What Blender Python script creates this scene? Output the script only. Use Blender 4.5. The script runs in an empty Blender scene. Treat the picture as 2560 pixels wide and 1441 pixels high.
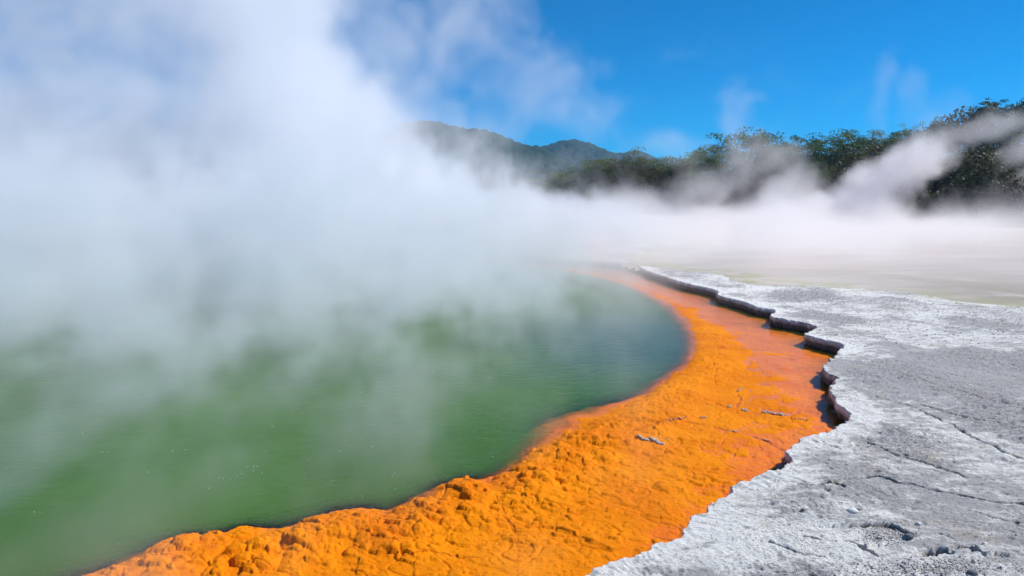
import bpy, math, random, time
import numpy as np
from mathutils import Vector, Matrix
T0 = time.time()
HAZE = 0.00026
R = math.radians
sc = bpy.context.scene
col = sc.collection
rng = np.random.default_rng(7)
random.seed(7)

# ------------------------------------------------------------------ camera
F = 1707.0                                   # focal length in photo pixels (24 mm on 36 mm)
CAMZ = 2.3
PITCH = math.atan(230 / F)
cam_d = bpy.data.cameras.new('camera'); cam = bpy.data.objects.new('camera', cam_d); col.objects.link(cam)
cam_d.lens = 24; cam_d.sensor_width = 36; cam_d.clip_end = 20000; cam_d.clip_start = 0.05
cam.location = (0, 0, CAMZ); cam.rotation_euler = (R(90) - PITCH, 0, 0)
sc.camera = cam
cp, sp = math.cos(PITCH), math.sin(PITCH)

def ray(px, py):
    a = (px - 1280) / F; b = (720.5 - py) / F
    return a, cp + sp * b, -sp + cp * b
def G(px, py, z=0.0):                        # where a sight line meets a level plane
    a, f, u = ray(px, py); t = (z - CAMZ) / u
    return (a * t, f * t)
def P(px, py, d):                            # point at forward distance d
    a, f, u = ray(px, py); t = d / f
    return (a * t, d, CAMZ + u * t)

# ------------------------------------------------------------------ numpy noise
def _hash(ix, iy, s=0):
    h = (ix.astype(np.int64) * 374761393 + iy.astype(np.int64) * 668265263 + s * 974711) & 0xffffffff
    h = ((h ^ (h >> 13)) * 1274126177) & 0xffffffff
    h = h ^ (h >> 16)
    return h
def vnoise(x, y, s=0):                       # gradient noise, about -1..1
    ix = np.floor(x); iy = np.floor(y); fx = x - ix; fy = y - iy
    u = fx * fx * fx * (fx * (fx * 6 - 15) + 10); v = fy * fy * fy * (fy * (fy * 6 - 15) + 10)
    def g(dx, dy):
        a = _hash(ix + dx, iy + dy, s) * (2 * math.pi / 4294967296.0)
        return np.cos(a) * (fx - dx) + np.sin(a) * (fy - dy)
    n0 = g(0, 0) * (1 - u) + g(1, 0) * u; n1 = g(0, 1) * (1 - u) + g(1, 1) * u
    return (n0 * (1 - v) + n1 * v) * 1.5
def fbm(x, y, o=4, s=0, gain=.5):
    r = 0; a = 1; t = 0
    for k in range(o):
        r = r + a * vnoise(x * 2 ** k + 17.3 * k, y * 2 ** k - 9.1 * k, s + k); t += a; a *= gain
    return r / t
def worley(x, y, s=0):                       # distance to nearest point and that cell's random value
    ix = np.floor(x); iy = np.floor(y)
    best = np.full(x.shape, 9.0); rid = np.zeros(x.shape)
    for dx in (-1, 0, 1):
        for dy in (-1, 0, 1):
            h = _hash(ix + dx, iy + dy, s)
            qx = ix + dx + (h & 0xffff) / 65536.0; qy = iy + dy + ((h >> 16) & 0xffff) / 65536.0
            d = (qx - x) ** 2 + (qy - y) ** 2
            m = d < best
            best = np.where(m, d, best); rid = np.where(m, ((h >> 5) & 0xfff) / 4096.0, rid)
    return np.sqrt(best), rid
def sstep(a, b, x):
    t = np.clip((x - a) / (b - a), 0, 1); return t * t * (3 - 2 * t)
def catmull(pts, n=3, closed=False):
    p = np.array(pts, float); out = []
    for i in range(len(p) - 1):
        p0 = p[max(i - 1, 0)]; p1 = p[i]; p2 = p[i + 1]; p3 = p[min(i + 2, len(p) - 1)]
        for k in range(n):
            t = k / n
            out.append(.5 * (2 * p1 + (p2 - p0) * t + (2 * p0 - 5 * p1 + 4 * p2 - p3) * t * t + (3 * p1 - p0 - 3 * p2 + p3) * t ** 3))
    out.append(p[-1]); return np.array(out)
def pdist(x, y, line):                       # unsigned distance to a polyline, direction to the closest point
    best = np.full(x.shape, 1e9, np.float32); bx = np.zeros_like(best); by = np.zeros_like(best)
    x = x.astype(np.float32); y = y.astype(np.float32)
    for (ax, ay), (cx, cy) in zip(line[:-1], line[1:]):
        ex, ey = cx - ax, cy - ay; l2 = ex * ex + ey * ey + 1e-12
        t = np.clip(((x - ax) * ex + (y - ay) * ey) / l2, 0, 1)
        qx = ax + t * ex - x; qy = ay + t * ey - y; d = qx * qx + qy * qy
        m = d < best; best = np.where(m, d, best); bx = np.where(m, qx, bx); by = np.where(m, qy, by)
    return np.sqrt(best), bx, by
def inside(x, y, poly):
    c = np.zeros(x.shape, bool); n = len(poly)
    for i in range(n):
        ax, ay = poly[i]; bx, by = poly[(i + 1) % n]
        if ay == by: continue
        m = ((ay > y) != (by > y)) & (x < (bx - ax) * (y - ay) / (by - ay) + ax)
        c ^= m
    return c

# ------------------------------------------------------------------ object helpers
def tag(o, label=None, cat=None, group=None, kind=None):
    if label: o['label'] = label
    if cat: o['category'] = cat
    if group: o['group'] = group
    if kind: o['kind'] = kind
    return o
def mesh_obj(name, verts, faces, mat, parent=None, smooth=True, attrs=None):
    me = bpy.data.meshes.new(name)
    verts = np.asarray(verts, np.float32); faces = np.asarray(faces, np.int32)
    k = faces.shape[1]
    me.vertices.add(len(verts)); me.vertices.foreach_set('co', verts.ravel())
    me.loops.add(faces.size); me.loops.foreach_set('vertex_index', faces.ravel())
    me.polygons.add(len(faces)); me.polygons.foreach_set('loop_start', np.arange(0, faces.size, k, dtype=np.int32))
    me.polygons.foreach_set('use_smooth', np.full(len(faces), smooth))
    me.update(calc_edges=True)
    for an, av in (attrs or {}).items():
        a = me.attributes.new(an, 'FLOAT', 'POINT'); a.data.foreach_set('value', np.asarray(av, np.float32).ravel())
    if mat: me.materials.append(mat)
    o = bpy.data.objects.new(name, me); col.objects.link(o)
    if parent: o.parent = parent
    return o
def grid_faces(nr, nc, keep=None):
    i = np.arange(nr * nc).reshape(nr, nc)
    f = np.stack([i[:-1, :-1], i[:-1, 1:], i[1:, 1:], i[1:, :-1]], -1).reshape(-1, 4)
    if keep is not None:
        k = keep; kk = (k[:-1, :-1] & k[:-1, 1:] & k[1:, 1:] & k[1:, :-1]).reshape(-1); f = f[kk]
    return f
def compact(v, f, attrs):
    used = np.zeros(len(v), bool); used[f.ravel()] = True
    idx = np.cumsum(used) - 1
    return v[used], idx[f], {k: a.ravel()[used] for k, a in attrs.items()}

# ------------------------------------------------------------------ node expression helper (materials and fields)
class E:
    def __init__(s, nt, sock): s.nt = nt; s.s = sock
    def _m(s, op, b=None, c=None):
        n = s.nt.nodes.new('ShaderNodeMath'); n.operation = op
        for i, v in enumerate((s, b, c)):
            if v is None: continue
            if isinstance(v, E): s.nt.links.new(v.s, n.inputs[i])
            else: n.inputs[i].default_value = v
        return E(s.nt, n.outputs[0])
    def __add__(s, o): return s._m('ADD', o)
    __radd__ = __add__
    def __mul__(s, o): return s._m('MULTIPLY', o)
    __rmul__ = __mul__
    def __sub__(s, o): return s._m('SUBTRACT', o)
    def __rsub__(s, o): return (s * -1.0) + o
    def __truediv__(s, o): return s._m('DIVIDE', o)
    def max(s, o): return s._m('MAXIMUM', o)
    def min(s, o): return s._m('MINIMUM', o)
    def pow(s, o): return s._m('POWER', o)
    def clamp(s): return s.max(0.0).min(1.0)
    def sstep(s, a, b):
        n = s.nt.nodes.new('ShaderNodeMapRange'); n.interpolation_type = 'SMOOTHSTEP'
        s.nt.links.new(s.s, n.inputs['Value'])
        n.inputs['From Min'].default_value = a; n.inputs['From Max'].default_value = b
        return E(s.nt, n.outputs[0])
    def vec(s, op, b=None):
        n = s.nt.nodes.new('ShaderNodeVectorMath'); n.operation = op
        s.nt.links.new(s.s, n.inputs[0])
        if isinstance(b, E): s.nt.links.new(b.s, n.inputs[1])
        elif b is not None and op != 'SCALE': n.inputs[1].default_value = b
        elif b is not None: n.inputs['Scale'].default_value = b
        return E(s.nt, n.outputs['Value' if op in ('DOT_PRODUCT', 'LENGTH') else 'Vector'])
    def sep(s):
        n = s.nt.nodes.new('ShaderNodeSeparateXYZ'); s.nt.links.new(s.s, n.inputs[0])
        return [E(s.nt, o) for o in n.outputs]
    def noise(s, scale=1, detail=3, rough=.5, dist=0, color=False):
        n = s.nt.nodes.new('ShaderNodeTexNoise'); s.nt.links.new(s.s, n.inputs['Vector'])
        n.inputs['Scale'].default_value = scale; n.inputs['Detail'].default_value = detail
        n.inputs['Roughness'].default_value = rough; n.inputs['Distortion'].default_value = dist
        return E(s.nt, n.outputs[1 if color else 0])
    def vor(s, scale=1, feature='F1', out='Distance', smooth=None):
        n = s.nt.nodes.new('ShaderNodeTexVoronoi'); n.feature = feature; s.nt.links.new(s.s, n.inputs['Vector'])
        n.inputs['Scale'].default_value = scale
        return E(s.nt, n.outputs[out])
    def mixc(s, a, b):                       # colour a -> b by self
        n = s.nt.nodes.new('ShaderNodeMix'); n.data_type = 'RGBA'; s.nt.links.new(s.s, n.inputs[0])
        for i, v in ((6, a), (7, b)):
            if isinstance(v, E): s.nt.links.new(v.s, n.inputs[i])
            else: n.inputs[i].default_value = (*v, 1)
        return E(s.nt, n.outputs[2])
def comb(nt, x, y, z):
    n = nt.nodes.new('ShaderNodeCombineXYZ')
    for i, v in enumerate((x, y, z)):
        if isinstance(v, E): nt.links.new(v.s, n.inputs[i])
        else: n.inputs[i].default_value = v
    return E(nt, n.outputs[0])
def new_mat(name):
    m = bpy.data.materials.new(name); m.use_nodes = True; nt = m.node_tree; nt.nodes.clear()
    out = nt.nodes.new('ShaderNodeOutputMaterial')
    geo = nt.nodes.new('ShaderNodeNewGeometry')
    return m, nt, out, E(nt, geo.outputs['Position'])
def attr(nt, name):
    n = nt.nodes.new('ShaderNodeAttribute'); n.attribute_name = name; return E(nt, n.outputs['Fac'])
def principled(nt, out, colr, rough=.8, spec=.3, bump=None, bdist=.01, bstr=1.0):
    b = nt.nodes.new('ShaderNodeBsdfPrincipled')
    for k, v in (('Base Color', colr), ('Roughness', rough), ('Specular IOR Level', spec)):
        if isinstance(v, E): nt.links.new(v.s, b.inputs[k])
        else: b.inputs[k].default_value = (*v, 1) if isinstance(v, tuple) else v
    if bump is not None:
        n = nt.nodes.new('ShaderNodeBump'); n.inputs['Distance'].default_value = bdist; n.inputs['Strength'].default_value = bstr
        nt.links.new(bump.s, n.inputs['Height']); nt.links.new(n.outputs[0], b.inputs['Normal'])
    if out: nt.links.new(b.outputs[0], out.inputs['Surface'])
    return b

# ------------------------------------------------------------------ world and sun
SUN_EL, SUN_AZ = 46, 78                      # degrees; azimuth clockwise from straight ahead
w = bpy.data.worlds.new('World'); sc.world = w; w.use_nodes = True
nt = w.node_tree; nt.nodes.clear()
wo = nt.nodes.new('ShaderNodeOutputWorld'); bg = nt.nodes.new('ShaderNodeBackground'); sky = nt.nodes.new('ShaderNodeTexSky')
sky.sky_type = 'NISHITA'; sky.sun_disc = False
sky.sun_elevation = R(SUN_EL); sky.sun_rotation = R(SUN_AZ); sky.air_density = 0.6; sky.dust_density = 0.0; sky.ozone_density = 5.0
hs = nt.nodes.new('ShaderNodeHueSaturation'); hs.inputs['Saturation'].default_value = 2.5; hs.inputs['Value'].default_value = 1.0
hs.inputs['Hue'].default_value = 0.495
nt.links.new(sky.outputs[0], hs.inputs['Color']); nt.links.new(hs.outputs[0], bg.inputs['Color'])
bg.inputs['Strength'].default_value = 0.111
nt.links.new(bg.outputs[0], wo.inputs['Surface'])
sd_ = bpy.data.lights.new('sun', 'SUN'); sun = bpy.data.objects.new('sun', sd_); col.objects.link(sun)
sd_.energy = 4.5; sd_.angle = R(0.5); sd_.color = (1, .96, .9)
S = Vector((math.cos(R(SUN_EL)) * math.sin(R(SUN_AZ)), math.cos(R(SUN_EL)) * math.cos(R(SUN_AZ)), math.sin(R(SUN_EL))))
sun.rotation_euler = (-S).to_track_quat('-Z', 'Y').to_euler()
sc.view_settings.view_transform = 'Standard'; sc.view_settings.look = 'None'
sc.view_settings.exposure = 0.3; sc.view_settings.gamma = 1

# ------------------------------------------------------------------ outlines of the place (on the ground)
RIMZ = 0.165
rim_px = [(300, 1900), (700, 1740), (1100, 1590), (1300, 1510), (1459, 1441), (1513, 1412), (1590, 1387), (1631, 1367), (1700, 1341), (1712, 1318), (1722, 1296), (1758, 1274), (1808, 1242),
          (1830, 1215), (1880, 1192), (1921, 1176), (1968, 1165), (1973, 1147), (1962, 1126), (1993, 1102), (2030, 1086), (2098, 1065),
          (2126, 1038), (2117, 1024), (2090, 1006), (2080, 984), (2075, 966), (2092, 945), (2060, 926), (2064, 905), (2094, 886), (2095, 877),
          (2112, 863), (2075, 852), (2034, 843), (2013, 832), (2044, 818), (2003, 805), (1925, 791), (1940, 776), (1889, 766), (1850, 752),
          (1794, 738), (1790, 725), (1717, 709), (1654, 689), (1617, 677), (1595, 665), (1568, 659), (1500, 654), (1400, 645), (1250, 632),
          (1050, 617), (800, 603), (400, 592), (-100, 586), (-900, 582), (-2200, 580)]
rim = catmull([G(x, y, RIMZ) for x, y in rim_px], 3)
pool_poly = np.vstack([rim, [(-120, 40), (-120, 0.2), (-1.0, 0.2)]])
led_px = [(-700, 1760), (-300, 1640), (0, 1530), (236, 1440), (300, 1420), (350, 1404), (404, 1373), (472, 1355), (562, 1351), (608, 1337), (653, 1339), (698, 1330), (812, 1305),
          (857, 1292), (925, 1284), (979, 1289), (1052, 1255), (1106, 1260), (1129, 1224), (1165, 1203), (1233, 1212), (1265, 1187), (1310, 1169),
          (1362, 1137), (1419, 1091), (1475, 1081), (1500, 1062), (1534, 1049), (1575, 1044), (1592, 1030), (1602, 1003), (1644, 978), (1690, 936),
          (1737, 906), (1752, 870), (1746, 838), (1722, 800), (1690, 772), (1648, 745), (1600, 722), (1540, 700), (1470, 684), (1380, 670), (1200, 650),
          (1000, 632), (700, 612), (200, 598), (-500, 590), (-2000, 584)]
ledge = catmull([G(x, y, 0.03) for x, y in led_px], 3)
flat_px = [(1250, 598), (1400, 603), (1500, 605), (1585, 607), (1628, 618), (1600, 634), (1570, 645), (1590, 654), (1612, 658), (1700, 676), (1830, 690), (1870, 706), (1980, 716), (2080, 723), (2180, 733), (2280, 743), (2400, 763), (2560, 778), (2800, 800), (3300, 850), (4200, 930), (6000, 1050)]
flat_edge = catmull([G(x, y, RIMZ) for x, y in flat_px], 2)
flat_poly = np.vstack([flat_edge, [(160, 10), (160, 120), (-1, 120)]])

# polar grid over the near ground: finest where the eye looks
h_ = CAMZ - RIMZ
rows = 1.0 / np.concatenate([np.linspace(1 / 1.0, 1 / 3.1, 40, endpoint=False), np.linspace(1 / 3.1, 1 / 75.0, 820)])
cols = np.concatenate([np.linspace(-64, -40, 40, endpoint=False), np.linspace(-40, 40, 1240, endpoint=False), np.linspace(40, 64, 40)])
tanc = np.sin(np.radians(cols)); cosc = np.cos(np.radians(cols))
D, A = np.meshgrid(rows, np.radians(cols), indexing='ij')
GX = D * np.tan(A) ; GY = D.copy()
wide = np.abs(np.degrees(A)) > 40
NR, NC = GX.shape
sd_rim, rbx, rby = pdist(GX, GY, rim)
in_pool = inside(GX, GY, pool_poly)
sd_rim = np.where(in_pool, -sd_rim, sd_rim)          # + on the terrace, - over the pool
sd_led, lbx, lby = pdist(GX, GY, ledge)
led_poly = np.vstack([ledge, [(-120, 40), (-120, 0.1), (-5, 0.1)]])
in_deep = inside(GX, GY, led_poly)
sd_led = np.where(in_deep, -sd_led, sd_led)          # + on the orange shelf, - over deep water
sd_flat, _, _ = pdist(GX, GY, flat_edge)
in_flat = inside(GX, GY, flat_poly)
sd_flat = np.where(in_flat, -sd_flat, sd_flat)       # + on the terrace, - on the wet flat
print('sdf', round(time.time() - T0, 1))

# --- terrace ---------------------------------------------------------------
lod = 1 - sstep(14, 40, D)                            # fine relief fades where it is smaller than a pixel
jag = 0.05 * fbm(GX * 6, GY * 6, 4, 3) * (.4 + lod) + lod * .007 * fbm(GX * 24, GY * 24, 3, 4)
sdr = sd_rim + jag
W = 0.055 + 0.0035 * D
gl = np.maximum(np.hypot(rbx, rby), 1e-6)
nx = np.where(in_pool, rbx / gl, -rbx / gl); ny = np.where(in_pool, rby / gl, -rby / gl)   # unit vector towards the terrace
u = np.clip(-sdr / W, 0, 1)                           # 0 at the lip .. 1 at the foot of the bank
# flow-streaked relief: noise stretched along the drainage direction
fd = R(-52); fxr = GX * math.cos(fd) + GY * math.sin(fd); fyr = -GX * math.sin(fd) + GY * math.cos(fd)
wx = fbm(GX * 1.3, GY * 1.3, 3, 41) * .35; wy = fbm(GX * 1.3 + 9, GY * 1.3, 3, 42) * .35
st = fbm((fxr + wx) * 1.6, (fyr + wy) * 5.0, 5, 11)
st2 = fbm((fxr + wx) * 7, (fyr + wy) * 15, 4, 15)
big = fbm(GX * .35, GY * .35, 3, 21)
med = fbm(GX * 2.2, GY * 2.2, 4, 22)
rough_zone = sstep(-.25, .25, fbm(GX * .55 + 4, GY * .55, 3, 23) + .35 * st)
ridg = 1 - np.abs(fbm((fxr + wx) * 3.2, (fyr + wy) * 8.0, 4, 31)) * 2.2
w1, wr = worley(GX * 9 + wx * 5, GY * 9 + wy * 5, 5)
pit = (wr > .78) * (1 - sstep(.08, .27, w1))
w2, wr2 = worley(GX * 24, GY * 24, 6)
pit2 = (wr2 > .6) * (1 - sstep(.1, .42, w2))
w3, wr3 = worley(GX * 17 + 3, GY * 17, 8)
nub = (wr3 > .55) * np.sqrt(np.clip(1 - (w3 / .42) ** 2, 0, 1))
inl = sstep(.05, .45, sdr)
top = RIMZ + .035 * big * sstep(0, 1.2, sdr) + .018 * med * inl + .06 * sstep(.2, 4, sdr)
top += .055 * sstep(-.4, 1.3, sd_flat) * sstep(15, 21, D) * sstep(.05, .5, sdr)
top += (.007 * st + .014 * np.clip(ridg, -1, 1) * rough_zone * .6) * inl * (.3 + lod)
fine = fbm((fxr + wx * .6) * 17, (fyr + wy * .6) * 38, 3, 17); fine2 = fbm(GX * 60, GY * 60, 2, 19)
top += lod * inl * ((.004 + .010 * rough_zone) * fine + .004 * fine2)
top += lod * (.006 * st2 * (.3 + rough_zone) - .019 * pit * (.25 + .75 * rough_zone) * inl - .006 * pit2 * rough_zone + .006 * nub * (1 - .4 * rough_zone) * inl)
lip = 1 - sstep(0, .22, sdr)
scal = np.abs(fbm(GX * 5.5, GY * 5.5, 3, 71))
top += lip * (-.008 + .014 * scal) + (1 - inl) * (.010 * st2 + .006 * fbm(GX * 16, GY * 16, 3, 72)) * (.2 + lod)
# cracks and broken slabs
cracks = [([(2005, 1326), (2069, 1336), (2137, 1339), (2160, 1355), (2214, 1386), (2255, 1377), (2309, 1377), (2367, 1364)], .018, .085, .012),
          ([(2352, 1322), (2380, 1336), (2420, 1356), (2452, 1384), (2490, 1405), (2560, 1430)], .013, .05, .012),
          ([(2150, 1300), (2230, 1302), (2276, 1322)], .010, .03, -.012),
          ([(2318, 1365), (2350, 1360), (2374, 1368)], .03, .06, 0),
          ([(2085, 1190), (2190, 1178), (2250, 1196), (2350, 1216), (2450, 1236), (2560, 1252), (2700, 1275)], .016, .04, .0),
          ([(1993, 1196), (2040, 1200), (2070, 1190), (2110, 1204)], .012, .03, .0),
          ([(2170, 1094), (2230, 1120), (2330, 1150), (2420, 1182)], .010, .022, 0),
          ([(2290, 1000), (2400, 1030), (2560, 1062)], .010, .022, 0), ([(2230, 925), (2330, 950), (2460, 990), (2600, 1020)], .010, .02, 0),
          ([(2030, 1087), (2060, 1096), (2100, 1108)], .007, .02, 0),
          ([(2190, 980), (2290, 1010), (2380, 1052), (2470, 1100), (2600, 1150)], .010, .024, 0),
          ([(2420, 1262), (2480, 1280), (2560, 1300)], .008, .02, 0), ([(1930, 1340), (1990, 1365), (2060, 1376)], .007, .018, 0)]
crk = np.zeros_like(top)
for pts, cw, cd, stp in cracks:
    ln = catmull([G(x, y, RIMZ + .05) for x, y in pts], 3)
    x0, y0 = ln.min(0) - .6; x1, y1 = ln.max(0) + .6
    m = (GX > x0) & (GX < x1) & (GY > y0) & (GY < y1)
    if not m.any(): continue
    gx = GX[m]; gy = GY[m]
    gx = gx + .03 * fbm(gx * 9, gy * 9, 3, 51); gy = gy + .03 * fbm(gx * 9 + 5, gy * 9, 3, 52)
    d, bx, by = pdist(gx, gy, ln)
    cwv = cw * 1.5 * (.55 + .9 * np.abs(fbm(gx * 4, gy * 4, 2, 53)) * 1.6)
    c = 1 - sstep(.25, 1.0, d / cwv)
    top[m] -= cd * c
    top[m] += stp * (1 - sstep(.05, .45, d)) * np.sign(by)
    crk[m] = np.maximum(crk[m], c)
gz = top.copy()
# the bank: under the lip the rock goes back in and down
foot = -.10
vx = GX.copy(); vy = GY.copy()
bank = u > 0
prof = u ** .8
gz = np.where(bank, top * (1 - prof) + foot * prof, gz)
back = (.02 + .07 * np.clip(fbm(GX * 2.1, GY * 2.1, 2, 61) + .5, 0, 1.2)) * sstep(.12, .8, u) + (-sdr) * bank * .9
lx = GX + rbx; ly = GY + rby
back += bank * (.075 * fbm(lx * 6 + gz * 15, ly * 6 - gz * 18, 4, 62) + .02 * np.sin(gz * 90 + 6 * fbm(GX * 3, GY * 3, 2, 63))) * sstep(.05, .3, u)
vx += nx * back * bank; vy += ny * back * bank
# the ground dips under the wet flat
gz = gz - .09 * (1 - sstep(-.9, .15, sd_flat + .35 * fbm(GX * .9, GY * .9, 4, 81) * (.3 + D * .03)))
keep = sdr > -W * 1.25
vv = np.stack([vx, vy, gz], -1).reshape(-1, 3)
ff = grid_faces(NR, NC, keep)
at = {'rimd': sdr, 'crk': crk, 'flatd': sd_flat, 'bank': u, 'rz': rough_zone, 'pit': np.maximum(pit, pit2 * .6) * lod}
vv, ff, at = compact(vv, ff, at)

m, nt, out, pos = new_mat('sinter')
rd = attr(nt, 'rimd'); ck = attr(nt, 'crk'); fl = attr(nt, 'flatd'); bk = attr(nt, 'bank'); rz = attr(nt, 'rz'); pt = attr(nt, 'pit')
mp = nt.nodes.new('ShaderNodeMapping'); mp.inputs['Rotation'].default_value = (0, 0, R(52)); mp.inputs['Scale'].default_value = (1, 2.6, 1)
nt.links.new(pos.s, mp.inputs[0]); fpos = E(nt, mp.outputs[0])
n_big = pos.noise(.8, 3); n_str = fpos.noise(5, 6, .65, .6); n_fine = fpos.noise(38, 5, .7); n_gr = pos.noise(130, 3, .7)
zp = pos.vec('SUBTRACT', (*G(2350, 965), 0)).vec('MULTIPLY', (1 / 3.0, 1 / 1.7, 0)).vec('LENGTH')
zone = (zp + (pos.noise(.9, 4, .6) - .5) * 1.6).sstep(1.15, .55)
crust = pos.noise(1.9, 5, .62, .5)
white = ((n_big - .5) * 2.0 + crust.sstep(.50, .60) * rd.sstep(1.6, .1) * .55 + (n_str - .5) * 2.9 + (n_fine - .5) * 1.1 + (fl * -.16 + .85).clamp() * .55 + rd.sstep(.38, .0) * .62 + .46 - rz * .50 - zone * .40).sstep(.12, .80)
c = white.mixc((.48, .468, .46), (.90, .885, .85))
tanm = pos.noise(2.3, 4, .6).sstep(.56, .72)
c = (tanm * .6).mixc(c, (.56, .50, .41))
yel = pos.noise(1.7, 3, .5, .4).sstep(.70, .76)
c = (yel * .6).mixc(c, (.56, .50, .30))
dark = (n_fine.sstep(.50, .63) * .85 * (.30 + rz)).clamp() * rd.sstep(.0, .55)
c = dark.mixc(c, (.13, .14, .17))
c = (n_gr.sstep(.57, .68) * .50 * rd.sstep(-.1, .5)).mixc(c, (.20, .20, .22))
c = (n_gr.sstep(.42, .30) * .4).mixc(c, (.78, .78, .78))
c = (pt * .5).mixc(c, (.13, .13, .15))
c = (ck * .85).mixc(c, (.085, .065, .05))
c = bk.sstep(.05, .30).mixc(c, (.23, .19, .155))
c = (fl.sstep(.55, .0) * pos.noise(1.2, 5, .7).sstep(.48, .6)).mixc(c, (.40, .40, .20))
hgt = n_fine * .7 + n_gr * .35 + n_str * .5
principled(nt, out, c, .85, .25, hgt, .030, 1.0)
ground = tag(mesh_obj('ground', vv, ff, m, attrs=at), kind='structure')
print('ground', round(time.time() - T0, 1), len(vv))

# --- orange shelf and pool bed ------------------------------------------------
nj = fbm(GX * 2.6, GY * 2.6, 4, 101) * .13
sl = sd_led + nj * (.35 + .65 * sstep(0, 8, D) * 0 + .3)
far = sstep(5.0, 15.0, D)                                # the far half of the shelf lies under a film of water
crest = np.exp(-((sl - .22) / .30) ** 2)
wide_c = np.exp(-np.maximum(sl, 0) / .9)
def domes(scale, thr, r, s, ox=0.0):
    d, i = worley(GX * scale + ox + .55 * fbm(GX * scale * .8, GY * scale * .8, 3, s), GY * scale * 1.25 + ox + .45 * fbm(GX * scale * .8 + 7, GY * scale * .8, 3, s + 1), s)
    return (i > thr) * np.sqrt(np.clip(1 - (d / (r * (.6 + .55 * i))) ** 2, 0, 1)) * (.55 + .6 * i)
d1 = domes(1.7, .25, .66, 111); d2 = domes(4.1, .42, .66, 112, 3.3); d3 = domes(9.0, .55, .58, 113, 1.7); d4 = domes(21, .55, .5, 114, .6)
patch = sstep(-.35, .3, fbm(GX * 1.1, GY * 1.1, 3, 120))
tn = fbm(GX * 9, GY * 9, 5, 121)
base = .008 + .010 * fbm(GX * .9, GY * .9, 3, 122) - .018 * far - .014 * sstep(1.5, .35, -sd_rim) * sstep(4.0, 6.5, D)
base -= .02 * sstep(0.5, .0, -sd_rim) * sstep(2.2, 5, D)
bed = base + (.026 * crest + .008 * wide_c) * (1 - .72 * far)
crest = crest * (.85 - .65 * far); wide_c = wide_c * (1 - .75 * far)
flatter = 1 - .45 * sstep(4.5, 8, D)
d1 = d1 * flatter; d2 = d2 * flatter; d3 = d3 * flatter
bed += d1 * (.028 * crest + .010 * wide_c) + d2 * (.020 * crest + .012 * patch * (1 - .75 * far) + .006)
bed += d3 * (.014 * crest + .009 * patch + .003 * (1 - far)) * (.2 + lod) + d4 * (.005 + .004 * crest) * lod * (1 - .6 * far)
bed += .006 * tn * (.35 + crest) * (.3 + lod)
# terrace-like little scarps crossing the shelf
sc_n = fbm(GX * .8 + 3, GY * 1.5, 3, 131) + (GX * .35 + GY * .5) * .35
scarp = np.abs(((sc_n * 3.0) % 1.0) - .5)
bed += .010 * sstep(.0, .06, scarp) - .010
drop = sstep(.06, -.78, sl); drop2 = sstep(-.5, -2.8, sl)
ledge2 = np.exp(-(((GX - G(1480, 1040)[0]) / .85) ** 4 + ((GY - G(1480, 1040)[1]) / .75) ** 4))
bed = bed * (1 - drop) - drop * (.30 - .245 * ledge2 - .05 * fbm(GX * 3, GY * 3, 3, 140)) - 1.2 * drop2
scars = np.zeros_like(bed)
SCW = .6
for pts, sw in (([(1585, 1082), (1640, 1064), (1695, 1056), (1760, 1064), (1800, 1070), (1850, 1082), (1905, 1096), (1962, 1122)], .030),
                ([(1790, 1010), (1825, 1022), (1860, 1030), (1935, 1036), (2010, 1052)], .022), ([(1780, 905), (1790, 930), (1784, 950), (1796, 966)], .018),
                ([(1846, 985), (1850, 1000), (1842, 1020)], .022), ([(1890, 900), (1905, 925), (1925, 945)], .014), ([(900, 1345), (960, 1370), (1040, 1360), (1090, 1345)], .014),
                ([(1000, 1400), (1080, 1385), (1150, 1400), (1230, 1390)], .014), ([(1245, 1255), (1262, 1300), (1290, 1330)], .016), ([(1780, 1170), (1830, 1188), (1860, 1192)], .018), ([(1700, 870), (1780, 874), (1900, 872), (1990, 890)], .03)):
    ln = catmull([G(x, y, .01) for x, y in pts], 3)
    x0, y0 = ln.min(0) - .3; x1, y1 = ln.max(0) + .3
    mk = (GX > x0) & (GX < x1) & (GY > y0) & (GY < y1)
    d_, _, _ = pdist(GX[mk] + .05 * fbm(GX[mk] * 7, GY[mk] * 7, 3, 151), GY[mk] + .05 * fbm(GX[mk] * 7 + 3, GY[mk] * 7, 3, 152), ln)
    c_ = 1 - sstep(.2, 1.0, d_ / (SCW * sw * (.6 + .8 * np.abs(fbm(GX[mk] * 5, GY[mk] * 5, 2, 153)) * 2)))
    bed[mk] -= .011 * c_; scars[mk] = np.maximum(scars[mk], c_)
keepb = (sd_rim < .22)
keepb &= ~((sl < -3.0))
vv = np.stack([GX, GY, bed], -1).reshape(-1, 3)
ff = grid_faces(NR, NC, keepb)
at = {'edge': sl, 'dep': bed, 'scar': scars}
vvb, ffb, atb = compact(vv, ff, at)
m, nt, out, pos = new_mat('orange_mineral')
dp = attr(nt, 'dep'); ed = attr(nt, 'edge')
n1 = pos.noise(1.6, 4); n2 = pos.noise(14, 5, .65); n3 = pos.noise(60, 4, .7)
c = n1.sstep(.35, .65).mixc((.70, .185, .0), (.78, .235, .0))
c = (n2.sstep(.55, .75) * .35).mixc(c, (.56, .12, .004))
c = (n3.sstep(.58, .72) * .25).mixc(c, (.46, .10, .006))
rust = pos.noise(.9, 5, .65, .6).sstep(.52, .68) * .45
c = rust.mixc(c, (.60, .125, .003))
c = (pos.noise(2.6, 4, .6).sstep(.60, .72) * .35).mixc(c, (.84, .33, .012))
c = (attr(nt, 'scar') * .7).mixc(c, (.36, .07, .008))
c = dp.sstep(-.075, -.32).mixc(c, (.15, .15, .018))
hgt = n2 * .5 + n3 * .35
principled(nt, out, c, .75, .08, hgt, .022, .8)
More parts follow.
